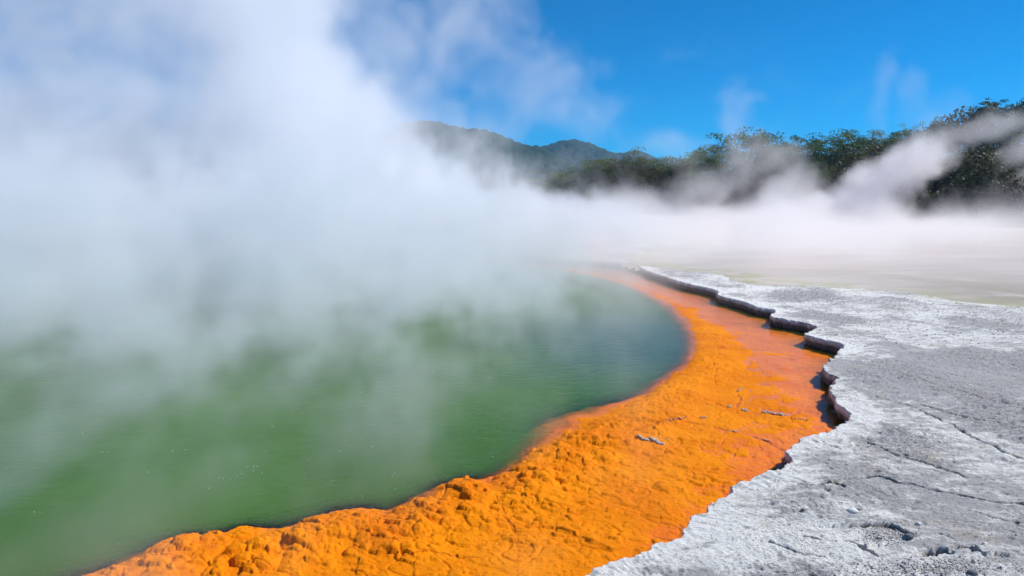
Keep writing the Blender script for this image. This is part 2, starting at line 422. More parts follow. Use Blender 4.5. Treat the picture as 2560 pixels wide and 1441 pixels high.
shelf = tag(mesh_obj('lake_bed', vvb, ffb, m, attrs=atb), kind='structure')
print('bed', round(time.time() - T0, 1), len(vvb))

# --- pool water: clear film over the shelf, murky green where it is deep --------
st_r = 3; st_c = 3
ri = np.unique(np.concatenate([np.arange(0, NR, st_r), [NR - 1]])); ci = np.unique(np.concatenate([np.arange(0, NC, st_c), [NC - 1]]))
wx_, wy_ = GX[np.ix_(ri, ci)], GY[np.ix_(ri, ci)]
wd = np.where(sl[np.ix_(ri, ci)] < -2.9, 1.6, -bed[np.ix_(ri, ci)])
turb = 1 - np.exp(-np.maximum(wd - .012, 0) * 15.0) 
turb = np.clip(turb * 1.02 - .02, 0, 1)
kw = sd_rim[np.ix_(ri, ci)] < .18
v = np.stack([wx_, wy_, np.zeros_like(wx_)], -1).reshape(-1, 3)
f = grid_faces(len(ri), len(ci), kw)
v, f, a_ = compact(v, f, {'turb': turb})
m, nt, out, pos = new_mat('pool_water')
tb = attr(nt, 'turb')
mp = nt.nodes.new('ShaderNodeMapping'); mp.inputs['Rotation'].default_value = (0, 0, R(8)); mp.inputs['Scale'].default_value = (1, 1.35, 1)
nt.links.new(pos.s, mp.inputs[0]); wp = E(nt, mp.outputs[0])
rip = wp.noise(5.5, 4, .6, .5) * .6 + wp.noise(22, 3, .6) * .25
bmp = nt.nodes.new('ShaderNodeBump'); bmp.inputs['Distance'].default_value = .030; bmp.inputs['Strength'].default_value = .35
nt.links.new(rip.s, bmp.inputs['Height'])
gcol = pos.noise(.5, 3).sstep(.35, .65).mixc((.042, .118, .015), (.055, .140, .018))
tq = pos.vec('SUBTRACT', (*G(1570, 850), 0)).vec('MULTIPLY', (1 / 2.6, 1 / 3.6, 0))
gcol = (tq.vec('LENGTH').sstep(1.1, .2) * .75).mixc(gcol, (.022, .085, .085))  # teal patch: reflected blue sky painted into the water colour
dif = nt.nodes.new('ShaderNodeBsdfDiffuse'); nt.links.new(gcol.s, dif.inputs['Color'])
tr = nt.nodes.new('ShaderNodeBsdfTransparent'); tr.inputs['Color'].default_value = (.99, .97, .93, 1)
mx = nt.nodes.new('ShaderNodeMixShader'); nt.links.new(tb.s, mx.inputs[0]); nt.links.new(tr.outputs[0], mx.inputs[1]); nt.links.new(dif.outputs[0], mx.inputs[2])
gl_ = nt.nodes.new('ShaderNodeBsdfGlossy'); gl_.inputs['Roughness'].default_value = .12; nt.links.new(bmp.outputs[0], gl_.inputs['Normal'])
fr = nt.nodes.new('ShaderNodeFresnel'); fr.inputs['IOR'].default_value = 1.22; nt.links.new(bmp.outputs[0], fr.inputs['Normal'])
mx2 = nt.nodes.new('ShaderNodeMixShader'); nt.links.new(fr.outputs[0], mx2.inputs[0]); nt.links.new(mx.outputs[0], mx2.inputs[1]); nt.links.new(gl_.outputs[0], mx2.inputs[2])
nt.links.new(mx2.outputs[0], out.inputs['Surface'])
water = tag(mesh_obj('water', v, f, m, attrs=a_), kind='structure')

# --- wet flat beyond the terrace ------------------------------------------------
kf = sd_flat[np.ix_(ri, ci)] < .9
v = np.stack([wx_, wy_, RIMZ + .04 - .14 * sstep(.25, .9, sd_flat[np.ix_(ri, ci)])], -1).reshape(-1, 3)
f = grid_faces(len(ri), len(ci), kf)
v, f, a_ = compact(v, f, {'flatd': sd_flat[np.ix_(ri, ci)]})
m, nt, out, pos = new_mat('wet_flat')
fl = attr(nt, 'flatd')
mp = nt.nodes.new('ShaderNodeMapping'); mp.inputs['Rotation'].default_value = (0, 0, R(-6)); mp.inputs['Scale'].default_value = (.35, 1.6, 1)
nt.links.new(pos.s, mp.inputs[0]); wp = E(nt, mp.outputs[0])
s1 = wp.noise(.7, 4, .6, .4); s2 = wp.noise(4, 5, .65)
c = (s1 * .7 + s2 * .3).sstep(.25, .75).mixc((.50, .42, .34), (.66, .585, .51))
fx, fy, fz = pos.sep()
c = ((fl.sstep(-7.5, -.5)) * (fx - fy * .42).sstep(.5, 5.5) * pos.noise(.6, 4, .6).sstep(.35, .55) * .8).mixc(c, (.27, .215, .10))  # brown-olive area: reflection of the dark trees painted into the flat's colour
c = ((fl.sstep(-1.6, -.1)) * pos.noise(1.5, 5, .7).sstep(.40, .56) * .75).mixc(c, (.42, .40, .17))
principled(nt, out, c, .38, .35, wp.noise(7, 3, .6), .02, .5)
flat = tag(mesh_obj('mud_flat', v, f, m, attrs=a_), kind='structure')
print('flats', round(time.time() - T0, 1))

# ------------------------------------------------------------------ far terrain: bank under the trees and level land beyond
def bank_z(x, y):
    az = np.arctan2(x, y)
    shore = 57 + 26 * sstep(R(30), R(8), az) + 10 * sstep(R(8), R(-20), az)      # nearer on the right
    hgt_ = .4 + 5.2 * sstep(R(20), R(37), az) * 1.0 + 1.3 * sstep(R(4), R(16), az)
    dd = np.hypot(x, y)
    z = hgt_ * sstep(0, 22, dd - shore) + .25
    z = z + .5 * fbm(x * .12, y * .12, 3, 201) * sstep(0, 8, dd - shore)
    return np.where((dd < shore - .5) & (np.abs(az) < R(63)), -1.5, z), shore
azs = np.radians(np.linspace(-180, 180, 361)); ds = np.concatenate([np.linspace(2, 50, 12), np.linspace(52, 130, 80), np.geomspace(135, 1480, 30)])
DD, AA = np.meshgrid(ds, azs, indexing='ij'); tx = DD * np.sin(AA); ty = DD * np.cos(AA)
tz, _ = bank_z(tx, ty)
tz = np.where(DD > 135, tz * sstep(420, 135, DD), tz) 
m, nt, out, pos = new_mat('bank_soil')
c = pos.noise(.5, 5, .7).mixc((.05, .045, .03), (.16, .12, .09))
c = pos.noise(1.3, 5, .7).sstep(.5, .62).mixc(c, (.045, .06, .025))
principled(nt, out, c, .95, .1, pos.noise(1.5, 5, .7), .4, 1)
tag(mesh_obj('terrain', np.stack([tx, ty, tz], -1).reshape(-1, 3), grid_faces(*tx.shape), m), kind='structure')

# ------------------------------------------------------------------ hills
m, nt, out, pos = new_mat('hill_forest')
c = pos.noise(.035, 6, .7).sstep(.38, .62).mixc((.020, .045, .042), (.040, .074, .058))  # forest greens pushed to blue: some distance haze is painted in
c = (pos.noise(.012, 3).sstep(.5, .62) * .6).mixc(c, (.035, .065, .045))
principled(nt, out, c, .9, .1, pos.noise(.12, 4, .7), 6, 1)
def hill(name, prof_px, dist, depth, s, extra):
    xs = np.array([p[0] for p in prof_px], float); ys = np.array([p[1] for p in prof_px], float)
    px = np.arange(xs[0], xs[-1] + 1, 3.0)
    pr = np.interp(px, xs, ys)
    k = np.ones(9) / 9; pr = np.convolve(np.pad(pr, 4, 'edge'), k, 'valid')
    t = np.linspace(-1, 1, 70)
    PX, TT = np.meshgrid(px, t, indexing='ij')
    dd = dist + TT * depth
    az = (PX - 1280) / F
    x = az * dd; y = dd
    crest = CAMZ + (490 - pr)[:, None] / F * dist
    z = crest * (np.cos(TT * math.pi / 2) ** .8) + extra * fbm(x * .006, y * .006, 4, s) * (1 - np.abs(np.cos(TT * math.pi / 2))) 
    wv, wi = worley(x * .14, y * .14, s + 5)
    z = z + (1.6 + 3.0 * wi) * np.sqrt(np.clip(1 - (wv / .7) ** 2, 0, 1)) + 2.2 * fbm(x * .05, y * .05, 3, s + 9) - 2.5
    z = np.maximum(z, -2)
    tag(mesh_obj(name, np.stack([x, y, z], -1).reshape(-1, 3), grid_faces(*x.shape), m), kind='structure')
hill('hill', [(-200, 470), (300, 440), (700, 400), (900, 370), (985, 342), (1010, 328), (1060, 320), (1110, 326), (1130, 335), (1170, 338), (1220, 345), (1260, 357), (1290, 370), (1335, 379), (1380, 392), (1450, 420), (1520, 450), (1600, 480)], 700, 330, 211, 14)
hill('hill', [(1150, 480), (1230, 440), (1290, 395), (1335, 379), (1360, 374), (1400, 362), (1425, 358), (1450, 361), (1485, 373), (1520, 386), (1546, 391), (1580, 384), (1600, 386), (1630, 400), (1700, 425), (1800, 450), (2000, 470), (2300, 480)], 1050, 380, 231, 14)
print('hills', round(time.time() - T0, 1))

# ------------------------------------------------------------------ trees
def leaf_mat(name, c1, c2):
    m, nt, out, pos = new_mat(name)
    oi = nt.nodes.new('ShaderNodeObjectInfo')
    c = pos.noise(.9, 4, .6).sstep(.35, .65).mixc(c1, c2)
    c = (pos.noise(5, 3, .6).sstep(.5, .7) * .5).mixc(c, tuple(min(1, v * 1.7) for v in c2))
    hv = nt.nodes.new('ShaderNodeHueSaturation'); nt.links.new(c.s, hv.inputs['Color'])
    r = E(nt, oi.outputs['Random']); vv_ = r * .5 + .75; nt.links.new(vv_.s, hv.inputs['Value'])
    hh = r * .02 + .49; nt.links.new(hh.s, hv.inputs['Hue'])
    b = principled(nt, None, E(nt, hv.outputs[0]), .65, .25)
    tl = nt.nodes.new('ShaderNodeBsdfTranslucent'); nt.links.new(hv.outputs[0], tl.inputs['Color'])
    mx = nt.nodes.new('ShaderNodeMixShader'); mx.inputs[0].default_value = .3
    nt.links.new(b.outputs[0], mx.inputs[1]); nt.links.new(tl.outputs[0], mx.inputs[2]); nt.links.new(mx.outputs[0], out.inputs['Surface'])
    return m
M_kan = leaf_mat('kanuka_leaf', (.065, .095, .018), (.16, .20, .036))
M_dark = leaf_mat('dark_leaf', (.034, .066, .014), (.095, .15, .028))
M_yel = leaf_mat('bright_leaf', (.075, .095, .014), (.15, .165, .025))
M_brn = leaf_mat('brown_leaf', (.065, .055, .024), (.12, .10, .045))
m, nt, out, pos = new_mat('bark'); principled(nt, out, pos.noise(3, 4).mixc((.06, .045, .035), (.16, .13, .10)), .9, .1, pos.noise(9, 4), .05, 1)
M_bark = m
def tube(pts, rad, n=6):
    V = []; Fc = []
    pts = [Vector(p) for p in pts]
    for i, p in enumerate(pts):
        d = (pts[min(i + 1, len(pts) - 1)] - pts[max(i - 1, 0)]).normalized()
        a = d.orthogonal().normalized(); b = d.cross(a)
        for k in range(n):
            t = 2 * math.pi * k / n; V.append(p + (a * math.cos(t) + b * math.sin(t)) * rad[i])
    for i in range(len(pts) - 1):
        for k in range(n):
            Fc.append((i * n + k, i * n + (k + 1) % n, (i + 1) * n + (k + 1) % n, (i + 1) * n + k))
    return V, Fc
def make_tree_meshes(seed, kind):            # unit height about 1, crown spread by kind
    rr = random.Random(seed); nr = np.random.default_rng(seed)
    V = []; Fc = []; tips = []
    def add(pts, rad):
        v, f = tube(pts, rad); o = len(V); V.extend(v); Fc.extend(tuple(i + o for i in q) for q in f)
    lean = Vector((rr.uniform(-.08, .08), rr.uniform(-.08, .08), 0))
    hgt = 1.0
    tr = [Vector((0, 0, -.06)), Vector((0, 0, .15)) + lean * .2, Vector((0, 0, .4)) + lean * .6, Vector((0, 0, .66)) + lean]
    if kind == 'pine': tr.append(Vector((0, 0, .93)) + lean)
    add(tr, [.036, .028, .020, .013] + ([.004] if kind == 'pine' else []))
    nb = {'flat': 22, 'round': 20, 'pine': 26}[kind]
    for k in range(nb):
        a = k * 2.4 + rr.uniform(-.4, .4)
        if kind == 'flat':
            h0 = rr.uniform(.15, .64); tz_ = rr.choice((rr.uniform(.30, .7), rr.uniform(.45, .85), rr.uniform(.74, .98))); ln_ = rr.uniform(.16, .50) * (1.25 - .55 * tz_)
        elif kind == 'round':
            h0 = rr.uniform(.15, .6); tz_ = rr.uniform(.25, .98); ln_ = .42 * math.sqrt(max(.05, 1 - ((tz_ - .5) / .55) ** 2)) * rr.uniform(.55, 1)
        else:
            tz_ = .2 + .8 * (k / nb); h0 = max(.1, tz_ - .10); ln_ = .34 * (1.08 - tz_) ** .75 * rr.uniform(.7, 1.1)
        base_ = Vector((0, 0, h0)) + lean * min(1, h0 * 1.4)
        tip = Vector((math.cos(a) * ln_, math.sin(a) * ln_, tz_)) + lean * .8
        mid = base_.lerp(tip, .5) + Vector((0, 0, -.03))
        add([base_, mid, tip], [.013, .009, .004]); tips.append(tip)
    trunk = (V, Fc)
    L = []
    for tip in tips:
        if kind == 'flat': rx, rz_ = rr.uniform(.13, .22), rr.uniform(.06, .105)
        elif kind == 'round': rx, rz_ = rr.uniform(.12, .19), rr.uniform(.09, .14)
        else: rx, rz_ = rr.uniform(.09, .15), rr.uniform(.06, .09)
        nsub = 5
        for q in range(nsub):
            c = np.array(tip) + nr.normal(0, 1, 3) * np.array((rx * .55, rx * .55, rz_ * .7))
            n = 90
            d = nr.normal(0, 1, (n, 3)); d /= np.linalg.norm(d, axis=1)[:, None]
            rad = nr.uniform(.35, 1.08, (n, 1)) ** .6
            p = c + d * rad * np.array((rx, rx, rz_)) * nr.uniform(.45, .75)
            nrm = d * .7 + nr.normal(0, .6, (n, 3)) + np.array((0, 0, .35)); nrm /= np.linalg.norm(nrm, axis=1)[:, None]
            t1 = np.cross(nrm, nr.normal(0, 1, (n, 3))); t1 /= np.linalg.norm(t1, axis=1)[:, None] + 1e-9
            t2 = np.cross(nrm, t1)
            s_ = nr.uniform(.007, .0155, (n, 1)); s2 = s_ * nr.uniform(.45, .8, (n, 1))
            L.append(np.stack([p - t1 * s_, p + t2 * s2, p + t1 * s_, p - t2 * s2], 1))
    L = np.concatenate(L); fv = L.reshape(-1, 3); fc = np.arange(len(fv)).reshape(-1, 4)
    return trunk, (fv, fc)
protos = {}
for kind, n in (('flat', 4), ('round', 4), ('pine', 2)):
    for i in range(n):
        (tv, tf), (lv, lf) = make_tree_meshes(31 * i + len(kind) * 7 + 3, kind)
        protos[(kind, i)] = ((tv, tf), (lv, lf))
tree_mesh_cache = {}
def tree(kind, var, mat, px, top_py, d, base_py=None, width=1.0, rz_=0., label='', group='trees on the far bank'):
    x, y, ztop = P(px, top_py, d)
    zb = float(bank_z(np.array([x]), np.array([y]))[0][0])
    if zb < -1: zb = .22
    if base_py is not None: zb = P(px, base_py, d)[2]
    h = ztop - zb + .1
    root = bpy.data.objects.new({'flat': 'tree', 'round': 'tree', 'pine': 'pine_tree'}[kind], None); col.objects.link(root)
    root.location = (x, y, zb); root.rotation_euler = (0, 0, rz_); root.scale = (h * width * 1.15, h * width * 1.15, h)
    tag(root, label, 'tree', group)
    key = (kind, var, mat.name)
    if key not in tree_mesh_cache:
        (tv, tf), (lv, lf) = protos[(kind, var)]
        a = mesh_obj('trunk', np.array([tuple(q) for q in tv]), tf, M_bark, root)
        b = mesh_obj('crown', lv, lf, mat, root, smooth=False)
        tree_mesh_cache[key] = (a, b)
    else:
        for src in tree_mesh_cache[key]:
            c_ = src.copy(); col.objects.link(c_); c_.parent = root
    return root
SKY = 'along the skyline'
TL = [  # kind, variant, material, px, top py, distance, width, label
    ('flat', 0, M_kan, 1300, 452, 88, 1.1, 'dim olive tree low at the left end of the far bush, half lost in steam'),
    ('round', 1, M_brn, 1352, 446, 92, 1.2, 'brownish tree half hidden by steam under the large left hill'),
    ('flat', 2, M_kan, 1405, 432, 92, 1.2, 'olive tree in the haze below the dip between the two hills'),
    ('round', 0, M_kan, 1450, 425, 94, 1.1, 'rounded olive tree below the left slope of the dark mound hill'),
    ('flat', 1, M_kan, 1500, 408, 92, 1.0, 'olive tree standing directly below the dark mound hill'),
    ('flat', 3, M_kan, 1556, 394, 90, 1.1, 'flat-topped olive tree rising in front of the small rightmost hilltop'),
    ('round', 2, M_brn, 1590, 408, 86, 1.0, 'brownish rounded tree just right of the flat-topped tree before the hilltop'),
    ('flat', 0, M_kan, 1622, 398, 90, .95, 'olive tree where the hill line ends against the bush'),
    ('flat', 2, M_kan, 1672, 392, 88, 1.1, 'broad olive tree on the level skyline right of the hills'),
    ('flat', 1, M_kan, 1722, 402, 86, 1.0, 'lower olive tree at the right end of the level skyline'),
    ('round', 3, M_brn, 1690, 440, 82, 1.1, 'brown-green shrubby tree in front of the level skyline trees'),
    ('round', 1, M_kan, 1760, 415, 82, 1.0, 'hazy tree behind the steam at the foot of the rising skyline'),
    ('flat', 3, M_kan, 1815, 372, 74, 1.0, 'spreading tree left of the tall layered tree, veiled by steam'),
    ('flat', 0, M_dark, 1888, 334, 72, .95, 'tall layered tree with open flat sprays topping the middle of the bush'),
    ('flat', 2, M_dark, 1930, 345, 71, .85, 'dense dark crown touching the right side of the tall layered tree'),
    ('flat', 1, M_kan, 1972, 372, 70, .95, 'lower flat crown in the dip right of the tall layered tree'),
    ('flat', 3, M_dark, 2035, 349, 66, 1.0, 'darkest flat-topped tree with a sharp clear outline against blue sky'),
    ('flat', 0, M_dark, 2108, 350, 66, .9, 'flat-topped green tree joined to the right of the darkest one'),
    ('round', 0, M_kan, 2130, 385, 63, .8, 'pale green rounded tree below the joined flat-topped pair'),
    ('flat', 2, M_kan, 2190, 328, 66, 1.1, 'wide domed tree left of the steam plume'),
    ('flat', 1, M_kan, 2255, 338, 66, 1.0, 'hazy flat tree behind the top of the leaning steam plume'),
    ('flat', 3, M_kan, 2300, 325, 66, .9, 'grey-green tree on the rising skyline right of the plume top'),
    ('round', 2, M_kan, 2352, 306, 66, .75, 'bushy rounded tree poking up just before the tall pines'),
    ('flat', 2, M_dark, 2405, 312, 62, .9, 'dark green tree at the foot of the tall pines'),
    ('pine', 0, M_dark, 2468, 264, 66, 1.25, 'tallest dark pine with a rough round head at upper right'),
    ('pine', 1, M_dark, 2432, 290, 67, 1.2, 'shorter pine leaning against the left of the tallest pine'),
    ('pine', 0, M_dark, 2545, 268, 70, 1.4, 'broad pine cut off by the right edge of the photo'),
    ('round', 1, M_dark, 2505, 330, 60, 1.0, 'dark tree behind the curling steam at the right edge'),
    ('round', 0, M_yel, 2388, 405, 55.5, .85, 'bright yellow-green bush tree glowing among dark trees on the right'),
    ('round', 3, M_dark, 2460, 392, 57, 1.0, 'near black tree right of the bright yellow-green bush tree'),
    ('round', 2, M_dark, 2545, 385, 57, 1.0, 'near black tree low at the far right edge'),
    ('round', 1, M_brn, 2330, 425, 57, .9, 'brownish tree left of the bright yellow-green bush tree'),
    ('flat', 1, M_dark, 2330, 350, 60, 1.0, 'dark green spreading tree above the brownish right-hand tree'),
    ('round', 2, M_kan, 2075, 430, 60, .8, 'olive shrub tree seen in a gap of the steam left of the plume'),
    ('round', 3, M_brn, 1960, 425, 66, 1.0, 'brown-grey shrub tree behind the steam below the tall layered tree'),
    ('round', 0, M_brn, 1860, 430, 70, 1.0, 'faint brown shrub tree deep in the steam left of centre bush'),
    ('round', 1, M_dark, 2230, 400, 60, 1.0, 'dark rounded tree mostly covered by the leaning steam plume'),
]
for i, (k, v_, mt, px, tp, d, wd_, lb) in enumerate(TL):
    tree(k, v_, mt, px, tp, d, None, wd_, random.uniform(0, 6.28), lb)
M_und = leaf_mat('undergrowth_leaf', (.036, .038, .014), (.085, .08, .03))
# undergrowth over the bank
nu = 150000
ua = np.radians(rng.uniform(-6, 44, nu)); ud = rng.uniform(0, 1, nu) ** 1.3
ux, uy = np.sin(ua), np.cos(ua)
_, shr = bank_z(ux, uy)
ud = shr + .5 + ud * 24
ux, uy = ux * ud, uy * ud
cl = fbm(ux * .22, uy * .22, 3, 301)
uz, _ = bank_z(ux, uy); hb = np.clip(3.3 + 3.6 * cl, .5, 5.6) * sstep(0, 4, ud - shr)
uz = uz + hb * rng.uniform(0, 1, nu) ** .6
ctr = np.stack([ux, uy, uz], -1)
nrm = rng.normal(0, .8, (nu, 3)) + np.array((0, -.3, .8)); nrm /= np.linalg.norm(nrm, axis=1)[:, None]
t1 = np.cross(nrm, rng.normal(0, 1, (nu, 3))); t1 /= np.linalg.norm(t1, axis=1)[:, None]; t2 = np.cross(nrm, t1)
s_ = rng.uniform(.07, .19, (nu, 1)); L = np.stack([ctr - t1 * s_, ctr + t2 * s_ * .6, ctr + t1 * s_, ctr - t2 * s_ * .6], 1).reshape(-1, 3)
tag(mesh_obj('undergrowth', L, np.arange(len(L)).reshape(-1, 4), M_und, smooth=False), 'low dark undergrowth covering the far bank below the trees', 'undergrowth', kind='stuff')
print('trees', round(time.time() - T0, 1))

# ------------------------------------------------------------------ small mineral knobs on the shelf and stones on the terrace
def bed_at(x, y, arr):                       # height of the built sheet at a place
    c_ = math.degrees(math.atan2(x, y)); j = int(np.argmin(np.abs(cols - c_))); i = int(np.argmin(np.abs(rows - y)))
    return float(arr[i, j])
_ico = None
def ico(sub=2):
    global _ico
    if _ico is None:
        import bmesh
        bm = bmesh.new(); bmesh.ops.create_icosphere(bm, subdivisions=2, radius=1)
        bm.verts.ensure_lookup_table()
        _ico = (np.array([v.co[:] for v in bm.verts]), np.array([[v.index for v in f.verts] for f in bm.faces])); bm.free()
    return _ico
def lump(c, r, seed):
    v, f = ico(); q = np.random.default_rng(seed)
    o = q.uniform(0, 50, 3)
    k = 1 + .28 * fbm(v[:, 0] * 1.3 + o[0] + v[:, 2], v[:, 1] * 1.3 + o[1] - v[:, 2] * .7, 3, seed % 97)
    return v * k[:, None] * np.array(r) + np.array(c), f
def build_lumps(name, items, mat):
    V = []; Fc = []; o = 0
    for v, f in items: V.append(v); Fc.append(f + o); o += len(v)
    return mesh_obj(name, np.concatenate(V), np.concatenate(Fc), mat)
m, nt, out, pos = new_mat('pale_mineral'); principled(nt, out, pos.noise(40, 4, .7).sstep(.35, .65).mixc((.24, .20, .17), (.62, .56, .50)), .7, .3, pos.noise(90, 3), .004, 1); M_knob = m
m, nt, out, pos = new_mat('dusty_mineral'); principled(nt, out, pos.noise(40, 4, .7).sstep(.35, .7).mixc((.50, .20, .06), (.62, .42, .26)), .7, .3, pos.noise(90, 3), .004, 1); M_knob2 = m
clusters = [  # px, py, length px, slope px, count, radius m, material, label
    (1608, 1106, 26, 3, 9, .014, M_knob, 'small grey knobbly mineral clump left of the larger grey clump on the orange shelf'),
    (1642, 1110, 34, 6, 13, .016, M_knob, 'largest grey knobbly mineral clump near the middle of the orange shelf'),
    (1662, 1100, 46, 4, 14, .006, M_knob2, 'thin row of tan mineral crumbs just above the largest grey clump'),
    (1690, 1058, 52, -14, 18, .009, M_knob2, 'slanting row of tan mineral knobs above the clumps, climbing to the right'),
    (1757, 1047, 16, -2, 7, .010, M_knob2, 'short tan mineral row right of the slanting row on the shelf'),
    (1863, 1027, 16, 2, 8, .012, M_knob, 'small pale mineral clump left of the long horizontal knob row'),
    (1938, 1033, 62, 10, 26, .012, M_knob, 'longest pale row of mineral knobs across the shelf near the shaded rim'),
    (2004, 1050, 30, 4, 10, .010, M_knob2, 'faint tan knob row nearest the shaded rim bay'),
    (1836, 1077, 22, 4, 9, .010, M_knob2, 'tan mineral knobs on the reddish scarp line crossing the shelf'),
    (1918, 1099, 18, 7, 7, .010, M_knob2, 'dull mineral bumps low on the scarp line close to the rim point'),
    (1824, 1018, 8, 0, 4, .011, M_knob, 'single pale knob left of the small pale clump on the shelf'),
    (1852, 972, 8, -3, 4, .012, M_knob, 'upper pale knob pair, farthest up the shelf'),
    (1846, 978, 2, -1, 3, .014, M_knob2, 'tan knob just below the farthest pale knob pair'),
]
for (px, py, ln_, sl_, n, r, mt, lb) in clusters:
    its = []
    for k in range(n):
        t = (k + .5) / n - .5 + random.uniform(-.03, .03)
        x, y = G(px + t * ln_, py + t * sl_ + random.uniform(-1.6, 1.6), .01)
        rr_ = r * random.uniform(.7, 1.25)
        z = max(bed_at(x, y, bed), 0.0) + rr_ * .25
        its.append(lump((x, y, z), (rr_ * random.uniform(.9, 1.4), rr_ * random.uniform(.9, 1.4), rr_ * random.uniform(.7, 1.0)), random.randint(0, 9999)))
    tag(build_lumps('mineral_cluster', its, mt), lb, 'mineral clump', 'mineral clumps on the orange shelf')
m, nt, out, pos = new_mat('pale_stone'); principled(nt, out, pos.noise(30, 4, .7).mixc((.60, .58, .54), (.76, .74, .70)), .8, .3, pos.noise(80, 3), .004, 1); M_st1 = m
m, nt, out, pos = new_mat('dark_stone'); principled(nt, out, pos.noise(30, 4, .7).mixc((.07, .07, .08), (.20, .20, .22)), .8, .3, pos.noise(80, 3), .004, 1); M_st2 = m
stones = [(2133, 1271, .030, .6, M_st1, 'flat cream stone lying on grey sinter above the gravel hollow'), (2145, 1264, .014, .8, M_st2, 'small dark stone beside the flat cream stone'),
          (2297, 1300, .016, .8, M_st1, 'small white stone alone on smooth grey sinter'), (2273, 1331, .024, .8, M_st2, 'dark stone at the right end of the gravel hollow'),
          (2110, 1202, .017, .8, M_st2, 'dark stone at the end of the short dark crack near the rim point'), (2008, 1265, .012, .8, M_st2, 'little dark stone on pale crust left of the cream stone'),
          (2432, 1430, .022, .7, M_st2, 'dark stone at the bottom edge near the long crack'), (2464, 1349, .014, .7, M_st1, 'white stone right of the long diagonal crack')]
for (px, py, r, fl_, mt, lb) in stones:
    x, y = G(px, py, RIMZ + .05); z = bed_at(x, y, gz)
    tag(build_lumps('stone', [lump((x, y, z + r * fl_ * .45), (r * 1.25, r, r * fl_), random.randint(0, 9999))], mt), lb, 'stone', 'loose stones on the sinter terrace')
# scattered pebbles
def scatter(n, fx, r0, r1, mat, name, lb):
    its = []
    for _ in range(n):
        px, py = fx(); x, y = G(px, py, RIMZ + .04)
        r = random.uniform(r0, r1)
        c_ = math.degrees(math.atan2(x, y)); j = int(np.argmin(np.abs(cols - c_))); i = int(np.argmin(np.abs(rows - y)))
        if sdr[i, j] < .12 : continue
        v, f = lump((x, y, gz[i, j] + r * .3), (r, r, r * .7), random.randint(0, 9999))
        its.append((v, f))
    return tag(build_lumps(name, its, mat), lb, 'pebbles', kind='stuff')
m, nt, out, pos = new_mat('gravel_mix'); principled(nt, out, pos.noise(45, 3, .7).sstep(.38, .62).mixc((.26, .25, .25), (.66, .62, .56)), .85, .2, pos.noise(80, 3), .004, 1)
scatter(800, lambda: (random.gauss(2222, 24), random.gauss(1325, 9)), .0025, .006, m, 'gravel', 'fine tan gravel in the hollow between broken slabs')
scatter(700, lambda: (random.gauss(2330, 100), random.gauss(1416, 11)), .0025, .0065, m, 'gravel', 'fine gravel below the curved crack at the bottom')
scatter(700, lambda: (random.uniform(1700, 2640), random.uniform(700, 860)), .005, .013, m, 'pebbles', 'small pebbles strewn over the white far part of the terrace')
scatter(700, lambda: (random.uniform(1600, 2640), random.uniform(900, 1441)), .0025, .006, m, 'pebbles', 'crumbs of sinter strewn over the near terrace')

its = []
while len(its) < 70:
    px, py = random.uniform(60, 1700), random.triangular(900, 1400, 1200)
    x, y = G(px, py, 0)
    if bed_at(x, y, sl) > -.35: continue
    for q in range(random.choice((1, 1, 2, 3))):
        r_ = random.uniform(.0018, .0042)
        its.append(lump((x + random.gauss(0, .02), y + random.gauss(0, .02), .002), (r_, r_, r_ * .6), random.randint(0, 9999)))
m, nt, out, pos = new_mat('foam_white'); principled(nt, out, (.75, .76, .72), .3, .4)
tag(build_lumps('bubbles', its, m), 'tiny white bubbles scattered on the green water', 'bubbles', kind='stuff')
# ------------------------------------------------------------------ steam
def steam_mat(name, dens, colr=(.985, .985, .99), g=.12, step=2.0):
    m = bpy.data.materials.new(name); m.use_nodes = True; nt = m.node_tree; nt.nodes.clear()
    out = nt.nodes.new('ShaderNodeOutputMaterial'); pv = nt.nodes.new('ShaderNodeVolumePrincipled')
    pv.inputs['Color'].default_value = (*colr, 1); pv.inputs['Density'].default_value = dens; pv.inputs['Anisotropy'].default_value = g
    pv.inputs['Density Attribute'].default_value = 'density'
    nt.links.new(pv.outputs[0], out.inputs['Volume'])
    m.cycles.volume_step_rate = step
    return m
def steam(name, label, lo, hi, vox, mat, field):
    """a body of steam: a voxel volume whose density is a field of world position"""
    cx = [(a + b) / 2 for a, b in zip(lo, hi)]
    v = [(x, y, z) for z in (lo[2], hi[2]) for y in (lo[1], hi[1]) for x in (lo[0], hi[0])]
    o = mesh_obj(name, v, [(0, 2, 3, 1), (4, 5, 7, 6), (0, 1, 5, 4), (2, 6, 7, 3), (0, 4, 6, 2), (1, 3, 7, 5)], mat, smooth=False)
    tag(o, label, 'steam', kind='stuff')
    ng = bpy.data.node_groups.new(name, 'GeometryNodeTree')
    ng.interface.new_socket('Geometry', in_out='INPUT', socket_type='NodeSocketGeometry')
    ng.interface.new_socket('Geometry', in_out='OUTPUT', socket_type='NodeSocketGeometry')
    go = ng.nodes.new('NodeGroupOutput')
    vc = ng.nodes.new('GeometryNodeVolumeCube'); sm = ng.nodes.new('GeometryNodeSetMaterial'); sm.inputs['Material'].default_value = mat
    pos = ng.nodes.new('GeometryNodeInputPosition')
    vc.inputs['Min'].default_value = lo; vc.inputs['Max'].default_value = hi
    for k, i in (('Resolution X', 0), ('Resolution Y', 1), ('Resolution Z', 2)): vc.inputs[k].default_value = max(4, int(round((hi[i] - lo[i]) / vox)))
    d = field(ng, E(ng, pos.outputs[0]))
    ng.links.new(d.s, vc.inputs['Density'])
    ng.links.new(vc.outputs[0], sm.inputs[0]); ng.links.new(sm.outputs[0], go.inputs[0])
    md = o.modifiers.new('steam', 'NODES'); md.node_group = ng
    return o
